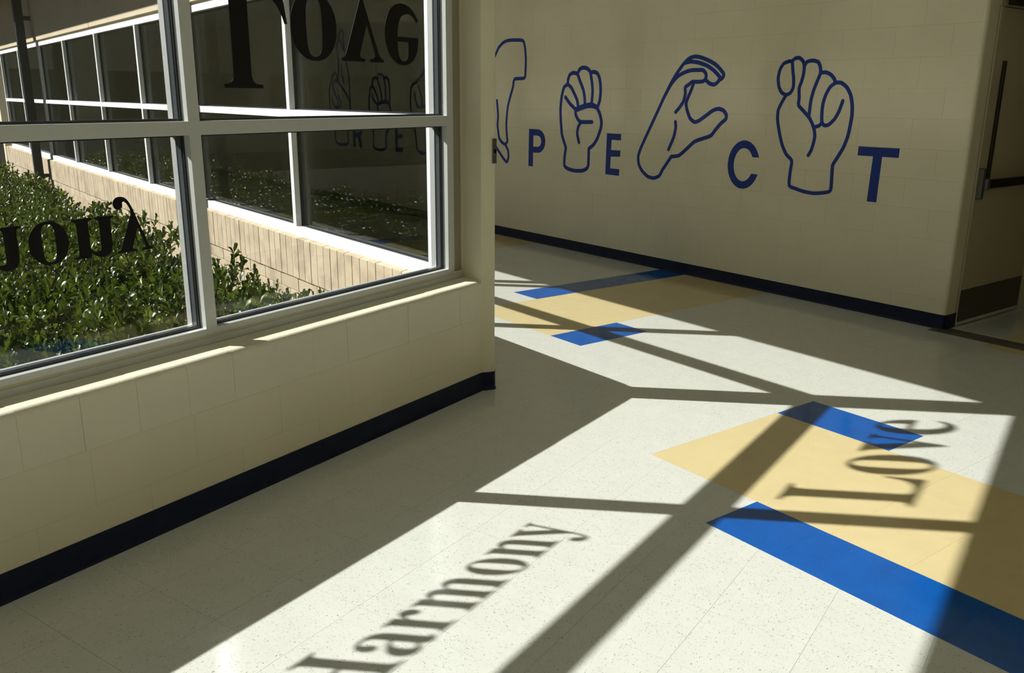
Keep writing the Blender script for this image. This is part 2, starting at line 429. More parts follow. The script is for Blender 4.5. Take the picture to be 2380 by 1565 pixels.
for kind, m in rest.items():
    if m.v:
        o = put('tile_field', m.mesh('tile_field', M['tile_'+kind]), floor); o['kind'] = 'stuff'
        if kind in TL: o['label'] = 'more distant %s tiles' % kind
# threshold strip across the doorway
th = struct('trim_1', MB().box((-0.42, 6.715, -0.001), (1.62, 6.812, 0.004), 0.001).mesh('transition_strip', M['strip']), rz=ROT, label='dark transition strip across the doorway floor')

# ------------------------------------------------------------------ ceiling
ce = struct('ceiling', MB().box((-0.30, SOUTH-0.2, 2.75), (EAST+0.2, 3.7, 2.90)).mesh('ceiling', M['ceiling']))
put('ceiling_panel', MB().box((WEST_D-0.2, 3.40, 2.751), (2.4, 10.2, 2.90)).mesh('ceiling_panel', M['ceiling']), ce, rz=ROT)

# ------------------------------------------------------------------ block masonry
BL, BH = 0.4064, 0.2032
_bm = {}
def block_mesh(w, h, dep=0.012, ch=0.0012, mk='block'):
    k = (round(w, 4), round(h, 4), dep, mk)
    if k not in _bm:
        m = MB(); m.box((-w/2+0.0009, 0, -h/2+0.0009), (w/2-0.0009, dep, h/2-0.0009), ch)
        _bm[k] = m.mesh('block', M[mk])
    return _bm[k]

# mural wall (slanted): core + every block in view; local X along wall, face looks to -Y
wall_r = struct('wall_right', MB().box((WEST_D, 0.0014, 0), (-0.385, 0.20, 2.75)).mesh('wall_right', M['joint']), tuple(dn(0, NR)), ROT)
S0 = -1.1764
rest_b = MB(); nb = 0
for k in range(14):
    z0 = k*BH; z1 = min(z0+BH, 2.75); off = S0 if k % 2 == 0 else S0+BH
    j = math.ceil((-0.385-off)/BL)
    while True:
        e1 = min(off+j*BL, -0.385); e0 = off+(j-1)*BL; j -= 1
        if e1 < WEST_D: break
        if e1-e0 < 0.02: continue
        if e0 > -6.3 and z0 < 2.4:
            me = block_mesh(e1-e0, z1-z0)
            o = put('block', me, wall_r, ((e0+e1)/2, random.uniform(-0.0004, 0.0004), (z0+z1)/2))
            nb += 1
        else:
            rest_b.box((e0+0.0009, 0, z0+0.0009), (e1-0.0009, 0.012, z1-0.0009), 0.0)
o = put('block_courses', rest_b.mesh('block_courses', M['block']), wall_r); o['kind'] = 'stuff'; o['label'] = 'rest of the painted block courses'
# bullnose end of the mural wall and its return
qp = [(-0.386, 0.0)] + [(-0.385+0.025*math.sin(a), 0.025-0.025*math.cos(a)) for a in [i*PI/16 for i in range(1, 9)]] + [(-0.36, 0.20), (-0.386, 0.20)]
put('bullnose_corner', MB().prism(qp, 0.0, 2.75, axis=2).mesh('bullnose_corner', M['block'], smooth=False), wall_r)
# wall above the doorway and stub beside it
struct('wall_front', MB().box((-0.36, NR, 2.20), (1.62, NR+0.20, 2.75)).box((1.30, NR, 0), (1.9, NR+0.20, 2.20)).mesh('wall_front', M['wall']), rz=ROT)
struct('wall_east', MB().box((EAST, SOUTH-0.2, 0), (EAST+0.2, 6.4, 2.75)).mesh('wall_east', M['wall']))
struct('wall_near', MB().box((-0.30, SOUTH-0.2, 0), (EAST, SOUTH, 2.75)).mesh('wall_near', M['wall']))
struct('wall_west', MB().box((WEST_D-0.2, N2-0.3, 0), (WEST_D, NR+0.2, 2.75)).mesh('wall_west', M['wall']), rz=ROT)
# the darker passage behind the open door
struct('wall_passage', MB().box((-0.60, NR+0.20, 0), (-0.40, 10.2, 2.75)).box((2.0, NR+0.20, 0), (2.2, 10.2, 2.75)).box((-0.6, 10.0, 0), (2.2, 10.2, 2.75)).mesh('wall_passage', M['wall']), rz=ROT)

# left wall under the windows: local X = world +Y, local Y = world -X
wall_l = struct('wall_left', MB().box((SOUTH, 0.0007, 0), (3.655, 0.30, 0.408)).box((SOUTH, 0.04, 0.408), (3.72, 0.30, 0.598)).mesh('wall_left', M['joint']), (0, 0, 0), PI/2)
put('wall_header', MB().box((SOUTH, 0.0, 2.245), (3.70, 0.28, 2.75)).mesh('wall_header', M['wall']), wall_l)
rest_l = MB()
for k, off in ((0, 1.642), (1, 1.439)):
    j = math.ceil((3.655-off)/BL)
    while True:
        e1 = min(off+j*BL, 3.655); e0 = off+(j-1)*BL; j -= 1
        if e1 < SOUTH: break
        if e1-e0 < 0.02: continue
        if e0 > 0.4: put('block', block_mesh(e1-e0, BH), wall_l, ((e0+e1)/2, random.uniform(-0.0003, 0.0003), (k+0.5)*BH))
        else: rest_l.box((e0+0.0016, 0, k*BH+0.0016), (e1-0.0016, 0.012, (k+1)*BH-0.0016))
# sill course: eight inch bullnose units
def sill_mesh():
    m = MB(); w = BH/2-0.0005; r = 0.024; zt = 0.6060; pr = [(0.146, 0.4073), (0.0, 0.4073)]
    for i in range(0, 13):
        a = i*PI/24; pr.append((r-r*math.cos(a), zt-r+r*math.sin(a)))
    pr.append((0.146, zt)); m.prism([(u, v) for u, v in pr], -w, w, axis=0)
    return m.mesh('sill_block', M['sill'])
sm = sill_mesh(); j = 0
while 1.2233+(j+1)*BH < 3.60: j += 1
y_end = 1.2233+j*BH
rest_s = MB()
for q in range(j, -30, -1):
    c = 1.2233+(q-0.5)*BH
    if c < SOUTH: break
    if c > 0.3: put('sill_block', sm, wall_l, (c, random.uniform(-0.0008, 0.0008), random.uniform(-0.0008, 0.0004)))
    else: rest_s.box((c-BH/2+0.0014, 0, 0.408), (c+BH/2-0.0014, 0.146, 0.606))
mm = MB(); mm.v = [(v.co.x*((3.700-y_end)/BH), v.co.y, v.co.z) for v in sm.vertices]; mm.f = [tuple(p.vertices) for p in sm.polygons]
put('sill_block', mm.mesh('sill_block_cut', M['sill']), wall_l, ((3.700+y_end)/2, 0, 0))
o = put('block_courses', rest_l.mesh('block_courses', M['block']), wall_l); o['kind'] = 'stuff'
o = put('sill_courses', rest_s.mesh('sill_courses', M['block']), wall_l); o['kind'] = 'stuff'

# corner pier between the two window walls
pier = [(-0.262, 3.60), (-0.245, 3.60), (-0.243, 3.684), (-0.146, 3.682), (0.0, 3.640), (0.034, 3.684), (0.041, 3.697), (0.036, 3.712), (0.018, 3.726), (-0.06, 3.742), (-0.262, 3.672)]
low_pier = [(-0.29, 3.60), (-0.02, 3.645), (0.030, 3.700), (0.020, 3.728), (-0.05, 3.770), (-0.262, 3.845)]
col = struct('wall_pier', MB().prism(pier, 0.0, 2.75, axis=2).prism(low_pier, 0.0, 0.603, axis=2).mesh('wall_pier', M['wall']), label='painted pier at the corner between the two window walls')

# ------------------------------------------------------------------ window frames
ZB, ZT, ZH = 0.6697, 1.4035, 2.19
def window(name, loc, rz, mull, x_lo, x_hi, sill_z=0.604, plain=False):
    """local X along the wall, local Y towards outside from the inner frame face (0..DP)"""
    fm = M['alu_sunlit'] if plain else M['alu']
    root = struct(name, MB().box((x_lo, 0.0, sill_z), (x_hi if plain else x_hi+0.09, DP, sill_z+0.030), 0.003).mesh('sub_sill', fm), loc, rz)
    put('sill_joint', MB().box((x_lo, 0.006, sill_z+0.030), (x_hi if plain else x_hi+0.09, DP-(-0.0005 if plain else 0.004), ZB-0.024)).mesh('sill_joint', fm if plain else M['joint']), root)
    for zz0, zz1 in ((ZB-0.024, ZB), (ZT, ZT+0.05), (ZH, ZH+0.052)):
        put('rail', MB().box((x_lo, 0.0, zz0), (x_hi, DP, zz1), 0.0008).mesh('rail', fm), root)
    edges = []
    ms = sorted(mull)
    gm = MB().box((-0.025, -0.0004, ZB-0.024), (0.025, DP+0.0006, ZH+0.052), 0.0008).mesh('mullion', fm)
    for c in ms: put('mullion', gm, root, (c, 0, 0))
    for a, b in zip(ms[:-1], ms[1:]):
        x0, x1 = a+0.025, b-0.025
        for z0, z1 in ((ZB, ZT), (ZT+0.05, ZH)):
            g0, g1, t = 0.034, 0.080, 0.006
            gk = MB()
            gk.box((x0, g0, z0), (x1, g1, z0+t)).box((x0, g0, z1-t), (x1, g1, z1))
            gk.box((x0, g0, z0+t), (x0+t, g1, z1-t)).box((x1-t, g0, z0+t), (x1, g1, z1-t))
            g = put('gasket', gk.mesh('gasket', M['gasket']), root)
            sp = MB(); s0, s1, u = 0.046, 0.066, 0.009
            sp.box((x0+t, s0, z0+t), (x1-t, s1, z0+u)).box((x0+t, s0, z0+u), (x0+u, s1, z1-u)).box((x1-u, s0, z0+u), (x1-t, s1, z1-u))
            put('glass_spacer', sp.mesh('glass_spacer', M['spacer']), g)
            for gy in (0.038, 0.066):
                put('glass_pane', MB().box((x0+t*0.6, gy-0.0022, z0+t*0.6), (x1-t*0.6, gy+0.0022, z1-t*0.6)).mesh('glass_pane', M['glass']), root)
    return root
# left wall: local X = +Y world, local Y = -X world
m1 = [3.574, 2.0616, 0.5492, -0.9632, -2.4756, -3.988]
win1 = window('window_1', (XF, 0, 0), PI/2, m1, -4.02, 3.60)
put('jamb_trim', MB().box((3.598, 0.020, 0.604), (3.70, DP, 2.245)).mesh('jamb_trim', M['jamb_shade']), win1)
# slanted wall: the courtyard is on -n, local Y must point there: rotate by ROT+pi, local X = -d
m2d = [-1.426, -3.215, -5.28, -6.83, -8.53, -10.28, -12.02, -13.78, -15.60]
win2 = window('window_2', tuple(dn(0, N2F)), ROT+PI, [-d for d in m2d], 1.40, 15.65, plain=True)
# ------------------------------------------------------------------ slanted window wall (courtyard facade)
BR = 3.255           # brick face
wall_c = struct('wall_courtyard', MB().box((WEST_D, BR+0.016, -0.35), (-1.42, N2-0.02, 0.585)).mesh('wall_courtyard', M['mortar']), rz=ROT)
put('inner_face', MB().box((WEST_D, N2-0.012, 0), (-1.36, N2, 0.605)).mesh('inner_face', M['block']), wall_c)
put('inner_sill', MB().box((WEST_D, N2F, 0.58), (-1.42, N2-0.001, 0.605), 0.004).mesh('inner_sill', M['block']), wall_c)
# stucco above the windows in panels, with open joints between them
edges = [WEST_D, -12.11, -8.63, -5.2, -1.25]
for a, b in zip(edges[:-1], edges[1:]):
    put('stucco_panel', MB().box((a+0.006, BR+0.02, 2.262), (b-0.006, BR+0.06, 3.22), 0.004).mesh('stucco_panel', M['facade_panel']), wall_c)
put('panel_backing', MB().box((WEST_D, BR+0.05, 2.242), (-1.25, N2, 3.4)).mesh('panel_backing', M['joint']), wall_c)
# soldier course and stretcher courses
sol = MB().box((-0.0490, 0, -0.148), (0.0490, 0.05, 0.140), 0.003)
sol = MB(); sol.v = []
bw = 0.0488
sol.v = [(-bw, 0, -0.144), (bw, 0, -0.144), (bw, 0.10, -0.144), (-bw, 0.10, -0.144), (-bw, 0, 0.140), (bw, 0, 0.140), (bw, 0.10, 0.156), (-bw, 0.10, 0.156), (-bw+0.002, -0.002, -0.142), (bw-0.002, -0.002, -0.142), (bw-0.002, -0.002, 0.138), (-bw+0.002, -0.002, 0.138)]
sol.f = [(8, 9, 10, 11), (0, 1, 9, 8), (1, 5, 10, 9), (5, 4, 11, 10), (4, 0, 8, 11), (4, 5, 6, 7), (1, 2, 6, 5), (0, 4, 7, 3), (0, 3, 2, 1), (2, 3, 7, 6)]
solm = sol.mesh('soldier_brick', M['brick'])
d = -1.5232; k = 0
while d > WEST_D+0.1:
    put('soldier_brick', solm, wall_c, (d, BR+random.uniform(-0.0012, 0.0012), 0.460+random.uniform(-0.001, 0.001)))
    d -= 0.1016; k += 1
stm = MB().box((-0.1490, 0, -0.0478), (0.1490, 0.05, 0.0478), 0.002).mesh('brick', M['brick'])
for k in range(4):
    z = 0.2655-0.0-k*0.1016; d = -1.47-(0.1524 if k % 2 else 0)-0.0
    while d > WEST_D+0.2:
        put('brick', stm, wall_c, (d, BR+0.010+random.uniform(-0.001, 0.001), z)); d -= 0.3048
low = MB()
for k in range(4, 6):
    z = 0.2655-k*0.1016; d = -1.47-(0.1524 if k % 2 else 0)
    while d > WEST_D+0.2: low.box((d-0.149, BR+0.010, z-0.0478), (d+0.149, BR+0.05, z+0.0478)); d -= 0.3048
o = put('brick_base', low.mesh('brick_base', M['brick']), wall_c); o['kind'] = 'stuff'

# roof overhangs
struct('roof', MB().box((WEST_D-0.2, BR-0.87, 3.20), (-0.9, 10.2, 3.42)).mesh('roof', M['soffit']), rz=ROT)
struct('roof_eave', MB().box((-1.15, SOUTH-0.2, 3.22), (EAST+0.2, 3.6, 3.44)).box((-0.28, SOUTH-0.2, 2.75), (-0.02, 3.7, 3.22)).mesh('roof_eave', M['soffit']))

# ------------------------------------------------------------------ baseboards
def base_prof(h=0.1016, t=0.0035, toe=0.010): return [(0, 0), (-toe, 0), (-toe+0.002, 0.004), (-t-0.001, 0.014), (-t, 0.022), (-t, h-0.001), (-t+0.001, h), (0, h)]
struct('baseboard_left', MB().prism([(u, v) for u, v in base_prof()], SOUTH, 3.632, axis=0).mesh('baseboard', M['base']), (0, 0, 0), PI/2)
bbr = MB().prism(base_prof(), WEST_D, -0.385, axis=0)
o0 = len(bbr.v); arc = []
for rr, hh in ((0.035, 0.0), (0.0285, 0.020), (0.0285, 0.1016)): pass
bb = struct('baseboard_right', bbr.mesh('baseboard', M['base']), tuple(dn(0, NR)), ROT)
arc_o = [(-0.385+0.030*math.sin(a), 0.025-0.030*math.cos(a)) for a in [i*PI/16 for i in range(9)]]
cp = arc_o+[(-0.355, 0.150), (-0.372, 0.150), (-0.372, 0.02), (-0.386, 0.008)]
put('base_corner', MB().prism(cp, 0.0, 0.1016, axis=2).mesh('base_corner', M['base']), bb)
def offs(path, t):
    r = []
    for i, p in enumerate(path):
        a = path[max(0, i-1)]; b = path[min(len(path)-1, i+1)]; dx, dy = b[0]-a[0], b[1]-a[1]; l = math.hypot(dx, dy)
        r.append((p[0]+dy/l*t, p[1]-dx/l*t))
    return r
path = [(0.0, 3.628), (0.001, 3.640), (0.034, 3.684), (0.041, 3.697), (0.036, 3.712), (0.020, 3.730), (-0.05, 3.770)]
bp = MB(); prof = [(0.010, 0.0), (0.0045, 0.014), (0.0035, 0.1016), (0.0, 0.1016)]
rows = [[(x, y, z) for x, y in offs(path, t)] for t, z in prof]
for r in rows: bp.v += r
n = len(path)
for a in range(len(prof)-1):
    for i in range(n-1): bp.f.append((a*n+i, a*n+i+1, (a+1)*n+i+1, (a+1)*n+i))
struct('baseboard_pier', bp.mesh('baseboard_pier', M['base']))
struct('baseboard_courtyard', MB().prism([(-u, v) for u, v in base_prof()], WEST_D, -1.36, axis=0).mesh('baseboard', M['base']), tuple(dn(0, N2)), ROT)
struct('baseboard_east', MB().prism([(u, v) for u, v in base_prof()], -6.2, -SOUTH, axis=0).mesh('baseboard', M['base']), (EAST, 0, 0), -PI/2)

# ------------------------------------------------------------------ open door beyond the doorway (face towards +d)
door = struct('door_1', MB().box((-0.395, 6.962, 0.028), (-0.352, 7.90, 2.130), 0.002).mesh('door_leaf', M['door']), rz=ROT)
put('door_frame', MB().box((-0.42, 6.945, 0.0), (-0.36, 6.962, 2.17)).box((-0.42, 6.945, 2.135), (-0.350, 7.96, 2.17)).mesh('door_frame', M['door']), door)
o = put('kick_plate', MB().box((-0.352, 6.966, 0.034), (-0.3495, 7.89, 0.262), 0.0006).mesh('kick_plate', M['kick']), door); o['label'] = 'dark kick plate'
o = put('door_sweep', MB().box((-0.353, 6.964, 0.010), (-0.346, 7.90, 0.030), 0.001).mesh('door_sweep', M['alu']), door); o['label'] = 'pale door sweep'
pb = put('panic_bar', MB().box((-0.322, 7.050, 0.970), (-0.290, 7.80, 1.028), 0.006).box((-0.352, 7.72, 0.955), (-0.290, 7.80, 1.04), 0.006).mesh('panic_bar', M['vinyl']), door); o = pb; o['label'] = 'black push bar'
lc = MB().prism([(6.972, 0.905), (6.978, 0.896), (6.998, 0.896), (7.006, 0.905), (7.010, 0.965), (7.030, 0.970), (7.030, 1.030), (7.010, 1.035), (7.006, 1.095), (6.998, 1.106), (6.978, 1.106), (6.972, 1.095)], -0.352, -0.316, axis=0)
lc.box((-0.352, 7.006, 0.962), (-0.300, 7.058, 1.036), 0.005)
put('latch_case', lc.mesh('latch_case', M['steel']), door)
put('vertical_rod', MB().box((-0.352, 7.075, 1.03), (-0.334, 7.108, 1.80), 0.003).mesh('vertical_rod', M['darkmetal']), door)
put('door_closer', MB().box((-0.352, 7.03, 2.145), (-0.31, 7.42, 2.21), 0.006).mesh('door_closer', M['darkmetal']), door)

# plate on the pier edge
t = thing('wall_plate', 'narrow steel plate with a small black button on the pier beside the mural', 'plate', (0.0400, 3.7000, 1.28), 0.0,
          me=MB().box((-0.001, -0.016, -0.062), (0.0045, 0.016, 0.062), 0.001).mesh('wall_plate', M['steel']))
put('button', MB().box((0.0045, -0.006, -0.012), (0.010, 0.006, 0.010), 0.001).mesh('button', M['vinyl']), t)

# ------------------------------------------------------------------ painted word and hands on the mural wall
HANDS={'E':[[(-4.46,1.044),(-4.475,0.966),(-4.478,0.865),(-4.421,0.835),(-4.316,0.822),(-4.198,0.83),(-4.132,0.855),(-4.109,0.889),(-4.107,0.964),(-4.108,1.051)],
[(-4.46,1.044),(-4.501,1.12),(-4.53,1.185),(-4.552,1.327),(-4.559,1.437),(-4.543,1.556),(-4.511,1.642),(-4.455,1.669),(-4.4,1.642),(-4.347,1.578),(-4.302,1.515),(-4.283,1.446)],
[(-4.485,1.546),(-4.411,1.482),(-4.32,1.427)],
[(-4.455,1.669),(-4.45,1.717),(-4.43,1.759),(-4.388,1.779),(-4.346,1.779),(-4.308,1.768),(-4.269,1.704),(-4.216,1.62),(-4.193,1.547),(-4.185,1.474)],
[(-4.308,1.768),(-4.281,1.809),(-4.241,1.827),(-4.192,1.826),(-4.151,1.812),(-4.117,1.78),(-4.089,1.682),(-4.077,1.6),(-4.087,1.48)],
[(-4.117,1.78),(-4.07,1.785),(-4.022,1.774),(-3.989,1.738),(-3.97,1.681),(-3.961,1.6),(-3.97,1.517),(-4.001,1.45)],
[(-4.316,1.433),(-4.241,1.455),(-4.168,1.472),(-4.079,1.48),(-4.006,1.455)],
[(-4.307,1.421),(-4.241,1.439),(-4.168,1.458),(-4.087,1.464),(-4.006,1.45)],
[(-4.006,1.45),(-3.964,1.393),(-3.936,1.321),(-3.941,1.259),(-3.984,1.163),(-4.037,1.097),(-4.108,1.051)],
[(-4.324,1.424),(-4.318,1.376),(-4.286,1.334),(-4.235,1.308),(-4.071,1.312)],
[(-4.235,1.308),(-4.275,1.259),(-4.289,1.194),(-4.26,1.108)]],
'C':[[(-2.997,1.038),(-3.046,0.977),(-3.096,0.914),(-3.133,0.857),(-3.201,0.832),(-3.279,0.841),(-3.354,0.887),(-3.401,0.944),(-3.413,1.015),(-3.388,1.086),(-3.337,1.179),(-3.262,1.309),(-3.188,1.437),(-3.128,1.543),(-3.069,1.638),(-2.998,1.739),(-2.915,1.83),(-2.855,1.874),(-2.795,1.89),(-2.733,1.884),(-2.646,1.859),(-2.559,1.822),(-2.497,1.777),(-2.461,1.741),(-2.468,1.715),(-2.495,1.697)],
[(-2.903,1.839),(-2.829,1.85),(-2.741,1.839),(-2.654,1.815),(-2.579,1.778),(-2.529,1.742),(-2.497,1.715)],
[(-2.497,1.715),(-2.517,1.68),(-2.557,1.658),(-2.605,1.667),(-2.643,1.69)],
[(-3.116,1.562),(-3.044,1.666),(-2.971,1.73),(-2.897,1.761),(-2.823,1.778),(-2.736,1.779),(-2.687,1.776),(-2.654,1.748),(-2.651,1.712),(-2.679,1.686),(-2.74,1.682),(-2.802,1.682),(-2.838,1.66),(-2.877,1.637),(-2.872,1.582),(-2.89,1.517),(-2.937,1.46),(-2.974,1.427)],
[(-2.783,1.673),(-2.809,1.609),(-2.842,1.545),(-2.857,1.498),(-2.84,1.443),(-2.803,1.379),(-2.75,1.347),(-2.701,1.358),(-2.619,1.406),(-2.55,1.448),(-2.492,1.462),(-2.438,1.449),(-2.405,1.414),(-2.408,1.379),(-2.457,1.342),(-2.512,1.286),(-2.556,1.238),(-2.639,1.212),(-2.736,1.18),(-2.82,1.115),(-2.906,1.053),(-2.997,1.038)],
[(-2.97,1.342),(-2.963,1.289),(-2.983,1.203),(-3.035,1.099)]],
'T':[[(-1.825,1.827),(-1.874,1.812),(-1.905,1.767),(-1.916,1.701),(-1.901,1.635),(-1.871,1.594),(-1.828,1.577),(-1.789,1.594),(-1.769,1.635),(-1.773,1.7),(-1.788,1.765),(-1.799,1.822),(-1.825,1.827)],
[(-1.805,1.826),(-1.768,1.849),(-1.733,1.848),(-1.701,1.824),(-1.687,1.787),(-1.687,1.731),(-1.699,1.675),(-1.715,1.626),(-1.707,1.553),(-1.706,1.5),(-1.655,1.456),(-1.6,1.408),(-1.566,1.36),(-1.546,1.319),(-1.536,1.271),(-1.544,1.213),(-1.558,1.163),(-1.578,1.128)],
[(-1.687,1.787),(-1.666,1.819),(-1.619,1.827),(-1.57,1.816),(-1.548,1.784),(-1.539,1.737),(-1.559,1.682),(-1.585,1.61),(-1.6,1.538),(-1.603,1.473),(-1.606,1.416)],
[(-1.539,1.737),(-1.495,1.74),(-1.452,1.724),(-1.421,1.696),(-1.403,1.665)],
[(-1.403,1.665),(-1.446,1.634),(-1.476,1.578),(-1.493,1.514),(-1.494,1.442),(-1.486,1.378),(-1.46,1.355),(-1.423,1.364),(-1.381,1.405),(-1.351,1.461),(-1.328,1.536)],
[(-1.486,1.378),(-1.507,1.353),(-1.549,1.34)],
[(-1.403,1.665),(-1.357,1.664),(-1.308,1.633),(-1.27,1.579),(-1.248,1.509),(-1.241,1.431),(-1.247,1.353),(-1.257,1.282),(-1.283,1.201),(-1.329,1.118),(-1.357,1.067),(-1.355,0.986),(-1.354,0.879),(-1.411,0.857),(-1.497,0.845),(-1.587,0.85),(-1.659,0.865),(-1.725,0.885),(-1.728,0.984),(-1.723,1.078),(-1.78,1.126),(-1.823,1.192),(-1.859,1.283),(-1.888,1.384),(-1.89,1.46),(-1.863,1.519),(-1.828,1.577)]],
'P':[[(-5.808,1.813),(-5.766,1.918),(-5.687,2.009),(-5.641,2.065),(-5.56,2.114),(-5.48,2.133),(-5.38,2.135),(-5.205,2.122),(-5.166,2.048),(-5.149,1.936),(-5.152,1.825),(-5.17,1.741),(-5.345,1.731),(-5.374,1.645),(-5.423,1.541),(-5.463,1.447),(-5.482,1.34),(-5.491,1.245),(-5.48,1.126),(-5.469,1.067),(-5.51,1.029)],
[(-5.51,1.029),(-5.573,1.05),(-5.626,1.097),(-5.647,1.181),(-5.658,1.241),(-5.648,1.337),(-5.659,1.432),(-5.67,1.504)],
[(-5.51,1.029),(-5.458,0.971),(-5.447,0.899),(-5.477,0.837),(-5.551,0.881),(-5.635,0.95),(-5.689,0.996),(-5.764,1.054),(-5.808,1.138)]],
'R':[[(-9.93,1.332),(-9.953,1.533),(-9.935,1.644),(-9.875,1.721),(-9.811,1.829),(-9.744,1.861),(-9.671,1.833),(-9.653,1.762)],
[(-9.827,1.687),(-9.755,1.752),(-9.655,1.741),(-9.489,1.643),(-9.363,1.546),(-9.287,1.45),(-9.277,1.343)],
[(-9.827,1.687),(-9.773,1.588),(-9.681,1.49),(-9.66,1.446),(-9.692,1.38)],
[(-9.627,1.762),(-9.599,1.912),(-9.599,2.041),(-9.615,2.126),(-9.629,2.233),(-9.569,2.336),(-9.536,2.408),(-9.471,2.446),(-9.401,2.412),(-9.412,2.308),(-9.369,2.119),(-9.336,1.96),(-9.278,1.801),(-9.272,1.61),(-9.277,1.343)],
[(-9.569,2.336),(-9.464,2.269),(-9.425,2.173)],
[(-9.508,1.953),(-9.505,1.857),(-9.455,1.739)],
[(-9.86,1.5),(-9.816,1.423),(-9.719,1.369),(-9.616,1.381),(-9.571,1.447),(-9.65,1.545)],
[(-9.891,1.291),(-9.829,1.154),(-9.806,0.983),(-9.808,0.909),(-9.747,0.854),(-9.581,0.837),(-9.414,0.86),(-9.373,0.911),(-9.384,0.99),(-9.34,1.167),(-9.283,1.302)]],
'S':[[(-7.551,1.322),(-7.569,1.447),(-7.562,1.59),(-7.519,1.685),(-7.404,1.713),(-7.326,1.777),(-7.25,1.813),(-7.193,1.868),(-7.12,1.875),(-7.067,1.838)],
[(-7.467,1.572),(-7.415,1.449),(-7.341,1.402),(-7.265,1.422)],
[(-7.368,1.656),(-7.298,1.544),(-7.265,1.422),(-7.154,1.433),(-7.079,1.471)],
[(-7.196,1.776),(-7.146,1.637),(-7.116,1.47)],
[(-7.566,1.39),(-7.516,1.23),(-7.466,1.097),(-7.444,0.95),(-7.405,0.866),(-7.337,0.842),(-7.213,0.838),(-7.104,0.847)]]}
PAINT={'P':[[(-5.077,1.209),(-4.921,1.214),(-4.855,1.201),(-4.808,1.158),(-4.792,1.096),(-4.808,1.027),(-4.859,0.984),(-4.934,0.969),(-5.001,0.969),(-5.003,0.825),(-5.085,0.82)],
[(-5.001,1.145),(-4.929,1.147),(-4.882,1.132),(-4.858,1.093),(-4.876,1.052),(-4.926,1.033),(-5.002,1.029)]],
'E':[[(-3.852,1.212),(-3.653,1.212),(-3.653,1.153),(-3.782,1.152),(-3.785,1.056),(-3.655,1.058),(-3.656,0.999),(-3.786,0.993),(-3.788,0.881),(-3.66,0.881),(-3.661,0.818),(-3.855,0.82)]],
'C':[[(-2.032,1.084),(-2.046,1.137),(-2.083,1.179),(-2.13,1.208),(-2.198,1.214),(-2.264,1.193),(-2.316,1.137),(-2.344,1.068),(-2.353,0.994),(-2.337,0.922),(-2.296,0.861),(-2.228,0.821),(-2.132,0.825),(-2.08,0.865),(-2.05,0.907),(-2.036,0.949),(-2.105,0.95),(-2.124,0.915),(-2.166,0.885),(-2.2,0.882),(-2.247,0.901),(-2.275,0.945),(-2.288,0.998),(-2.281,1.071),(-2.257,1.122),(-2.203,1.154),(-2.152,1.145),(-2.115,1.116),(-2.098,1.084)]],
'T':[[(-1.159,1.216),(-0.841,1.216),(-0.839,1.153),(-0.966,1.151),(-0.971,0.829),(-1.048,0.825),(-1.037,1.153),(-1.161,1.149)]]}

def smooth_line(pts, sub=4):
    if len(pts) < 3: return pts
    closed = math.hypot(pts[0][0]-pts[-1][0], pts[0][1]-pts[-1][1]) < 0.012
    out = []; n = len(pts)
    for i in range(n-1):
        p1, p2 = pts[i], pts[i+1]
        p0 = pts[i-1] if i > 0 else (pts[-2] if closed else p1); p3 = pts[i+2] if i+2 < n else (pts[1] if closed else p2)
        for k in range(sub):
            t = k/sub
            def cr(a, b, c, e):
                v = 0.5*((2*b)+(-a+c)*t+(2*a-5*b+4*c-e)*t*t+(-a+3*b-3*c+e)*t**3); l = 0.5*(b+(c-b)*t*2-b)
                lin = b+(c-b)*t; return 0.65*v+0.35*lin
            out.append((cr(p0[0], p1[0], p2[0], p3[0]), cr(p0[1], p1[1], p2[1], p3[1])))
    out.append(pts[-1]); return out
def ribbon(m, pts, w, y):
    P = smooth_line(pts); n = len(P); o = len(m.v)
    for i, p in enumerate(P):
        a = P[max(0, i-1)]; b = P[min(n-1, i+1)]; dx, dy = b[0]-a[0], b[1]-a[1]; l = math.hypot(dx, dy) or 1
        nx, ny = -dy/l*w/2, dx/l*w/2
        m.v += [(p[0]+nx, y, p[1]+ny), (p[0]-nx, y, p[1]-ny)]
    for i in range(n-1): m.f.append((o+2*i, o+2*i+1, o+2*i+3, o+2*i+2))
    for p in (P[0], P[-1]):
        c = len(m.v)
        for k in range(10):
            a = 2*PI*k/10; m.v.append((p[0]+w/2*math.cos(a), y-0.00003, p[1]+w/2*math.sin(a)))
        m.f.append(tuple(range(c, c+10)))
def hand(key, dshift, w, label, cat='hand painting'):
    allp = [q for l in HANDS[key] for q in l]; cx = sum(q[0] for q in allp)/len(allp); z0 = min(q[1] for q in allp)
    m = MB()
    for i, l in enumerate(HANDS[key]): ribbon(m, [(x-cx, z-z0) for x, z in l], w, -0.0006-0.00004*i)
    me = m.mesh('painted_hand', M['mural'], fix=False)
    return thing('painted_hand', label, cat, tuple(dn(cx+dshift, NR, z0)), ROT, 'blue outlined fingerspelling hands on the mural wall', me)
hand('T', 0, 0.029, 'blue painted fist with thumb tucked between fingers, just left of the painted T')
hand('C', 0, 0.034, 'blue painted cupped open hand, just left of the painted C')
hand('E', 0, 0.039, 'blue painted fist with curled fingers over thumb, between painted P and E')
hand('P', 0, 0.036, 'blue painted downward pointing hand, cut off by the pier left of painted P')
hand('S', 0, 0.038, 'blue painted closed fist seen through glass beside the window corner')
hand('E', -4.14, 0.038, 'blue painted curled finger fist seen through glass under the black window word')
hand('R', 0, 0.038, 'blue painted hand with two crossed raised fingers seen through glass')
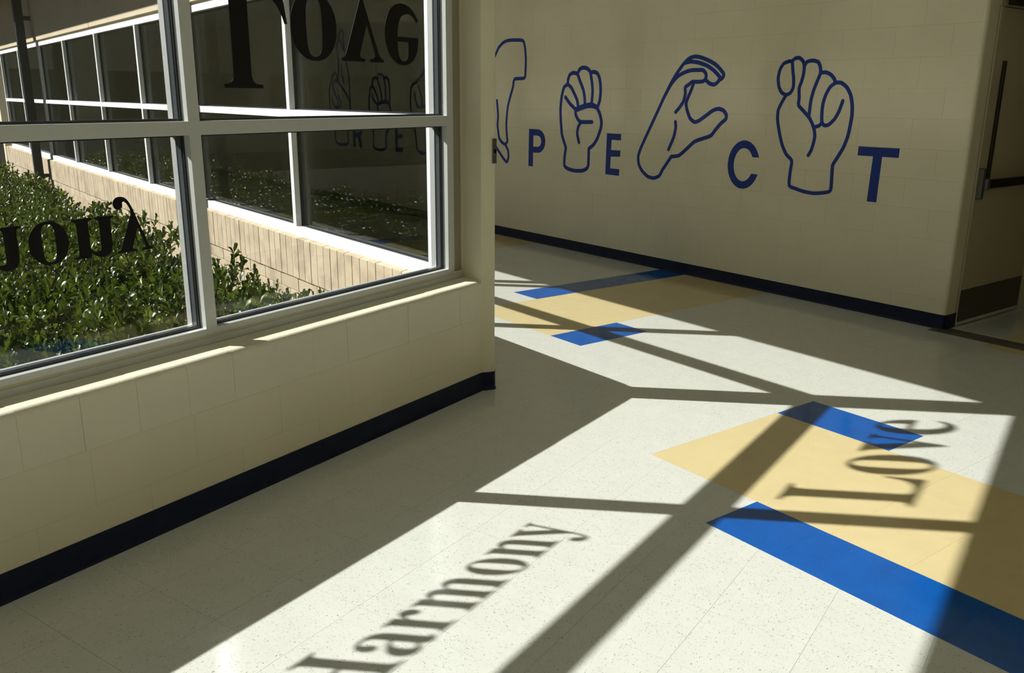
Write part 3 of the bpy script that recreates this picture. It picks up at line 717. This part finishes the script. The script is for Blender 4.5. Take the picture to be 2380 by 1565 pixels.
def poly_mesh(outlines, name, material, y0, y1, to3):
    cu = bpy.data.curves.new(name, 'CURVE'); cu.dimensions = '2D'; cu.fill_mode = 'BOTH'; cu.extrude = abs(y1-y0)/2
    for pts in outlines:
        sp = cu.splines.new('POLY'); sp.points.add(len(pts)-1)
        for i, (x, z) in enumerate(pts): sp.points[i].co = (x, z, 0, 1)
        sp.use_cyclic_u = True
    ob = bpy.data.objects.new(name, cu); COL.objects.link(ob)
    dg = bpy.context.evaluated_depsgraph_get(); me = bpy.data.meshes.new_from_object(ob.evaluated_get(dg))
    bpy.data.objects.remove(ob); bpy.data.curves.remove(cu)
    for v in me.vertices: v.co = Vector(to3(v.co.x, v.co.y, v.co.z))
    me.materials.clear(); me.materials.append(material); me.name = name; me.update(); return me
def zsm(l): return l
def paint(outl, label, shift=0.0, sm=0):
    allp = [q for l in outl for q in l]; cx = sum(q[0] for q in allp)/len(allp); z0 = min(q[1] for q in allp)
    o2 = [[(x-cx, z-z0) for x, z in l] for l in outl]
    me = poly_mesh(o2, 'painted_letter', M['mural'], 0, 0.0008, lambda x, y, z: (x, z-0.0004, y))
    return thing('painted_letter', label, 'painted letter', tuple(dn(cx+shift, NR, z0)), ROT, 'blue capital letters on the mural wall', me)
def rectify(l, z0=0.820, z1=1.214):
    return l
paint([[(-5.083, 0.820), (-5.003, 0.820), (-5.003, 0.968), (-4.934, 0.968)]+[(-4.925+0.128*math.sin(a), 1.091-0.123*math.cos(a)) for a in [i*PI/12 for i in range(1, 12)]]+[(-4.934, 1.214), (-5.079, 1.214)],
       [(-5.003, 1.031), (-4.930, 1.031)]+[(-4.925+0.058*math.sin(a), 1.090-0.058*math.cos(a)) for a in [i*PI/8 for i in range(1, 8)]]+[(-4.930, 1.148), (-5.003, 1.148)]],
      'blue painted capital P between the cut off hand and a curled fist')
paint(PAINT['E'], 'blue painted capital E between a curled fist and the cupped hand')
def arc(cx, cz, rx, rz, a0, a1, n): return [(cx+rx*math.cos(math.radians(a0+(a1-a0)*i/n)), cz+rz*math.sin(math.radians(a0+(a1-a0)*i/n))) for i in range(n+1)]
paint([arc(-2.190, 1.0175, 0.162, 0.197, 19.7, 339.7, 40)+arc(-2.190, 1.0175, 0.099, 0.135, 330, 29.5, 36)], 'blue painted capital C between the cupped hand and a thumb tucked fist')
paint([[(-1.160, 1.216), (-0.840, 1.216), (-0.840, 1.151), (-0.966, 1.151), (-0.970, 0.826), (-1.046, 0.826), (-1.037, 1.151), (-1.160, 1.151)]], 'blue painted capital T, last letter beside the dark doorway')
paint(PAINT['E'], 'blue painted capital E seen through glass under the window rail', -4.14)
Rl = [[(-9.235, 0.820), (-9.150, 0.820), (-9.150, 0.960), (-9.085, 0.960), (-9.020, 0.820), (-8.925, 0.820), (-8.995, 0.972)]+[(-9.060+0.128*math.sin(a), 1.091-0.123*math.cos(a)) for a in [i*PI/12 for i in range(3, 12)]]+[(-9.060, 1.214), (-9.235, 1.214)],
      [(-9.150, 1.031), (-9.070, 1.031)]+[(-9.065+0.058*math.sin(a), 1.090-0.058*math.cos(a)) for a in [i*PI/8 for i in range(1, 8)]]+[(-9.070, 1.148), (-9.150, 1.148)]]
paint(Rl, 'blue painted capital R seen through glass under the window rail')
Sc = []
for i in range(0, 13):
    a = PI*0.15+i*(PI*1.35)/12; Sc.append((0.105*math.cos(a), 0.292+0.087*math.sin(a)))
for i in range(0, 13):
    a = PI*0.5-i*(PI*1.35)/12; Sc.append((0.105*math.cos(a), 0.104+0.100*math.sin(a)))
mS = MB(); ribbon(mS, Sc, 0.075, -0.0006)
thing('painted_letter', 'blue painted capital S hidden behind the pier in the mural word', 'painted letter', tuple(dn(-6.55, NR, 0.82)), ROT, 'blue capital letters on the mural wall', mS.mesh('painted_letter', M['mural'], fix=False))

# ------------------------------------------------------------------ black words on the glass, upside down when read from inside
def glyph(ch): return chr(0x1D400+ord(ch)-65) if ord(ch) < 97 else chr(0x1D41A+ord(ch)-97)
def letter_mesh(ch, sx, sz):
    cu = bpy.data.curves.new('letter', 'FONT'); cu.body = glyph(ch); cu.resolution_u = 5
    ob = bpy.data.objects.new('letter', cu); COL.objects.link(ob); bpy.context.view_layer.update()
    me = bpy.data.meshes.new_from_object(ob.evaluated_get(bpy.context.evaluated_depsgraph_get()))
    bpy.data.objects.remove(ob); bpy.data.curves.remove(cu)
    x0 = min(v.co.x for v in me.vertices)
    # local X = +Y world, flipped in height; flat film on the inner pane
    vs = [(0.0, v.co.x*sx, -v.co.y*sz) for v in me.vertices]; n = len(vs)
    m2 = MB(); m2.v = vs+[(0.0006, y, z) for _, y, z in vs]
    cnt = {}
    for p in me.polygons:
        q = tuple(p.vertices); m2.f.append(q); m2.f.append(tuple(i+n for i in q[::-1]))
        for a, b in zip(q, q[1:]+q[:1]): cnt[(a, b)] = 1
    for a, b in list(cnt):
        if (b, a) not in cnt: m2.f.append((a, b, b+n, a+n))
    bpy.data.meshes.remove(me)
    return m2.mesh('letter', M['vinyl'], fix=False)
XV = XF-0.038+0.0024+0.0001
w1 = thing('window_lettering', 'black serif word Love upside down on the upper glass pane', 'lettering', (XV, 2.81, 1.953))
# (glyph left edge, glyph right edge) measured on the pane; font boxes of the bold serif
FB = {'L': (0.023, 0.636), 'o': (0.028, 0.472), 'v': (-0.004, 0.454), 'e': (0.029, 0.424)}
for ch, y0, y1 in (('L', 2.236, 2.566), ('o', 2.583, 2.841), ('v', 2.866, 3.132), ('e', 3.146, 3.382)):
    a, b = FB[ch]; sx = (y1-y0)/(b-a)
    put('letter', letter_mesh(ch, sx, 0.560), w1, (0, y0-a*sx-2.81, 0))
w2 = thing('window_lettering', 'black serif word Harmony upside down on the lower glass pane above the hedge', 'lettering', (XV, 1.26, 1.141))
adv = {'H': .778, 'a': .5, 'r': .444, 'm': .833, 'o': .5, 'n': .556, 'y': .5}; x = 0.0
for ch in 'Harmony':
    put('letter', letter_mesh(ch, 0.298, 0.293), w2, (0, 0.655+x*0.298-1.26, 0)); x += adv[ch]

# ------------------------------------------------------------------ courtyard
g = struct('ground', MB().box((-40, -30, -0.45), (-0.30, 3.0, -0.32)).mesh('ground', M['soil']))
put('planting_bed', MB().box((WEST_D-14, -20, -0.44), (-1.3, BR+0.02, -0.315)).mesh('planting_bed', M['soil']), g, rz=ROT)
# downspouts
def downspout(d, n, w, label):
    t = thing('downspout', label, 'downspout', tuple(dn(d, n, -0.32)), ROT, 'navy downspouts against the far facade')
    put('pipe', MB().box((-w/2, -w/2, 0.0), (w/2, w/2, 3.51), 0.006).mesh('pipe', M['downspout']), t)
    put('shoe', MB().box((-w/2-0.012, -w/2-0.012, 0.0), (w/2+0.012, w/2+0.012, 0.06), 0.004).mesh('shoe', M['downspout']), t)
    g = BR+0.02-n
    for z0 in (2.86, 0.66): put('bracket', MB().box((-0.02, w/2-0.005, z0), (0.02, g, z0+0.06) if z0 > 2 else (0.02, g-0.022, z0+0.05), 0.003).mesh('bracket', M['downspout']), t)
    return t
downspout(-12.14, 3.125, 0.11, 'navy square downspout standing against the far window facade')
downspout(-5.215, 3.195, 0.08, 'slim navy downspout hidden behind the near window mullion')
# unseen wings, added so the facade glass mirrors something dark
def wing(name, label, boxes, wins, rz=ROT):
    t = thing(name, label, 'added building', (0, 0, 0), rz)
    m = MB()
    for q in boxes: m.box(*q)
    put('brick_wall', m.mesh('brick_wall', M['brick']), t)
    for (a_, b_) in wins: put('window', MB().box(a_, b_, 0.01).mesh('window', M['gasket']), t)
    return t
wing('added_wing', 'unseen brick wing across the courtyard, added to darken reflections in the far facade glass', [((-27.2, -17.0, -0.4), (-26.4, 9.0, 7.5))],
     [((-26.4, -15.5+i*2.6, 0.7), (-26.36, -13.6+i*2.6, 2.2)) for i in range(8)])
wing('added_wing', 'unseen brick wing behind the hedge, added to darken reflections in the far facade glass', [((-26.3, -19.0, -0.4), (-3.0, -18.2, 4.2))],
     [((-25.0+i*2.6, -18.2, 0.7), (-23.2+i*2.6, -18.16, 2.2)) for i in range(8)])

# shrubs ---------------------------------------------------------------
def leaf_geo(L=0.054, W=0.030):
    st = [(0.12, 0.20), (0.38, 0.66), (0.64, 0.98), (0.85, 0.88), (0.96, 0.50)]
    v = [(0, 0, 0)]; n = len(st)
    for t, w in st:
        z = 0.10*L*math.sin(t*2.6)-0.10*t*t*L; v += [(-W/2*w, t*L, z+0.20*W*w), (0, t*L, z), (W/2*w, t*L, z+0.20*W*w)]
    v.append((0, L, -0.09*L)); f = [(0, 2, 1), (0, 3, 2)]
    for i in range(n-1):
        o = 1+3*i; f += [(o, o+1, o+4, o+3), (o+1, o+2, o+5, o+4)]
    o = 1+3*(n-1); f += [(o, o+1, o+3), (o+1, o+2, o+3)]
    return v, f
LV, LF = leaf_geo()
leafme = MB(); leafme.v = LV; leafme.f = LF; leafme = leafme.mesh('leaf', M['leaf'], fix=False, smooth=True)
def leaf_xf(pos, axis, spin, tilt, s):
    """leaf root at pos, lying away from the shoot axis by tilt"""
    z = axis.normalized(); a = z.orthogonal().normalized(); b = z.cross(a)
    outv = a*math.cos(spin)+b*math.sin(spin); y = (z*math.cos(tilt)+outv*math.sin(tilt)).normalized()
    nrm = (z*math.sin(tilt)-outv*math.cos(tilt)).normalized(); x = y.cross(nrm)
    m = Matrix(((x.x, y.x, nrm.x, pos.x), (x.y, y.y, nrm.y, pos.y), (x.z, y.z, nrm.z, pos.z), (0, 0, 0, 1)))
    return m @ Matrix.Diagonal((s, s, s, 1))
def shoots(rx, ry, rz, n, rnd):
    """shoot tips on and just inside a lumpy dome"""
    res = []
    for _ in range(n):
        while True:
            u = Vector((rnd.uniform(-1, 1), rnd.uniform(-1, 1), rnd.uniform(-0.35, 1)))
            if 0.2 < u.length <= 1: break
        u.normalize(); k = 1.0-abs(rnd.gauss(0, 0.13))
        sq = (abs(u.x)**3+abs(u.y)**3+abs(u.z)**3)**(1/3)      # box-like clipped shape
        lump = 1+0.07*math.sin(5*u.x+rx*9)+0.07*math.cos(6*u.y+rz*7)
        p = Vector((u.x*rx, u.y*ry, max(0.02, u.z*rz)))/sq*k*lump
        ax = (Vector((u.x, u.y, abs(u.z)))*0.6+Vector((rnd.gauss(0, .45), rnd.gauss(0, .45), 0.75))).normalized()
        res.append((p, ax))
    return res
def whorl(p, ax, rnd, big=1.0):
    L = []
    k = rnd.randint(6, 9); a0 = rnd.random()*6.28
    for i in range(k):
        inner = i < 3
        L.append(leaf_xf(p-ax*0.012*i, ax, a0+i*2.4, rnd.uniform(0.20, 0.5) if inner else rnd.uniform(0.55, 1.15), big*(rnd.uniform(0.65, 0.85) if inner else rnd.uniform(0.85, 1.2))))
    return L
def foliage_mesh(name, sh, rnd, big=1.0):
    m = MB(); V = m.v; Fc = m.f; lv = [Vector(v) for v in LV]
    for p, ax in sh:
        for X in whorl(p, ax, rnd, big):
            o = len(V); V.extend([tuple(X @ v) for v in lv]); Fc.extend([tuple(o+i for i in f) for f in LF])
    return m.mesh(name, M['leaf'], fix=False, smooth=True)
def twig_mesh(sh, rnd, base_z=0.0):
    m = MB()
    for p, ax in sh[::6]:
        root = Vector((p.x*0.25, p.y*0.25, base_z)); mid = (root+p)/2+Vector((0, 0, -0.03))
        m.tube(root, mid, 0.006, 0.004, 5); m.tube(mid, p, 0.004, 0.0018, 5)
    return m.mesh('twigs', M['bark'])
GZ = -0.32
variants = []
for s in range(4):
    rnd = random.Random(50+s); rx, ry, rz = 0.50+0.03*s, 0.48, 0.80
    sh = shoots(rx, ry, rz, 430, rnd)
    core = MB()
    variants.append((foliage_mesh('foliage', sh, rnd), twig_mesh(sh, rnd)))
def shrub(x, y, rz, sc, label, group, vi):
    t = thing('shrub', label, 'shrub', (x, y, GZ), rz, group)
    o = put('foliage', variants[vi][0], t); o['kind'] = 'stuff'; put('twigs', variants[vi][1], t)
    t.scale = sc
    return t
rnd = random.Random(11)
GRP = 'clipped hedge shrubs filling the courtyard'
ORD = 'first second third fourth fifth sixth seventh eighth ninth tenth eleventh twelfth thirteenth fourteenth fifteenth sixteenth seventeenth'.split()
ROWS = ['in the row along the brick facade', 'in the second row from the brick facade', 'in the third row from the brick facade', 'in the fourth row from the brick facade', 'in the fifth row from the brick facade', 'in the sixth row from the brick facade']
def seen(x, y):
    v = Vector((x, y, 0.2))-CAM; z = v.dot(_F)
    return z > 0.3 and -0.70 < v.dot(_R)/z < -0.10
row = 0
for n0, dstart in ((2.38, -1.95), (1.65, -1.6), (0.95, -1.5), (0.25, -1.6), (-0.45, -1.8), (-1.15, -2.2)):
    dd = dstart; k = 0; k2 = 0
    while dd > -13.5:
        p = dn(dd, n0)
        if p.x < -0.95 and seen(p.x, p.y):
            zsc = (1.22 if dd > -5 else 1.12)*rnd.uniform(0.93, 1.06)
            shrub(p.x+rnd.uniform(-.06, .06), p.y+rnd.uniform(-.04, .04), rnd.uniform(0, 6.28), (1, 1, zsc), '%s hedge shrub from the right end %s' % (ORD[k2], ROWS[row]), GRP, rnd.randrange(4)); k2 += 1
        dd -= 0.72; k += 1
    row += 1
shrub(-1.22, 3.36, 1.0, (0.62, 0.62, 0.92), 'small hedge shrub at the right tip, against the soldier brick wall', GRP, 1)
shrub(-1.62, 3.30, 2.0, (0.75, 0.75, 1.05), 'hedge shrub just left of the small tip shrub by the brick wall', GRP, 2)
# four shrubs nearest the glass, with single leaves as parts
near = [(-0.98, 2.93, 0.74, 'low glossy shrub at the hedge tip behind the right lower pane'),
        (-1.05, 2.30, 1.02, 'glossy shrub right below the black letter y on the glass'),
        (-1.05, 1.60, 1.02, 'glossy shrub with yellow leaves close behind the left lower pane'),
        (-1.10, 0.90, 1.02, 'glossy shrub close to the glass at the left picture edge')]
for i, (x, y, h, lab) in enumerate(near):
    r2 = random.Random(90+i); sh = shoots(0.40, 0.44, h*0.86, 440, r2)
    t = thing('shrub', lab, 'shrub', (x, y, GZ)); top = [s for s in sh if s[0].z > h*0.30]
    top.sort(key=lambda s: -(s[0].z+0.3*s[0].x)); single = top[:40]; rest_ = [s for s in sh if s not in single]
    cnt = 0
    for p, ax in single:
        for X in whorl(p, ax, r2, 1.05):
            if cnt >= 290: break
            o = put('leaf', leafme, t); o.matrix_local = X; cnt += 1
    o = put('foliage', foliage_mesh('foliage', rest_, r2, 1.05), t); o['kind'] = 'stuff'
    put('twigs', twig_mesh(sh, r2), t)
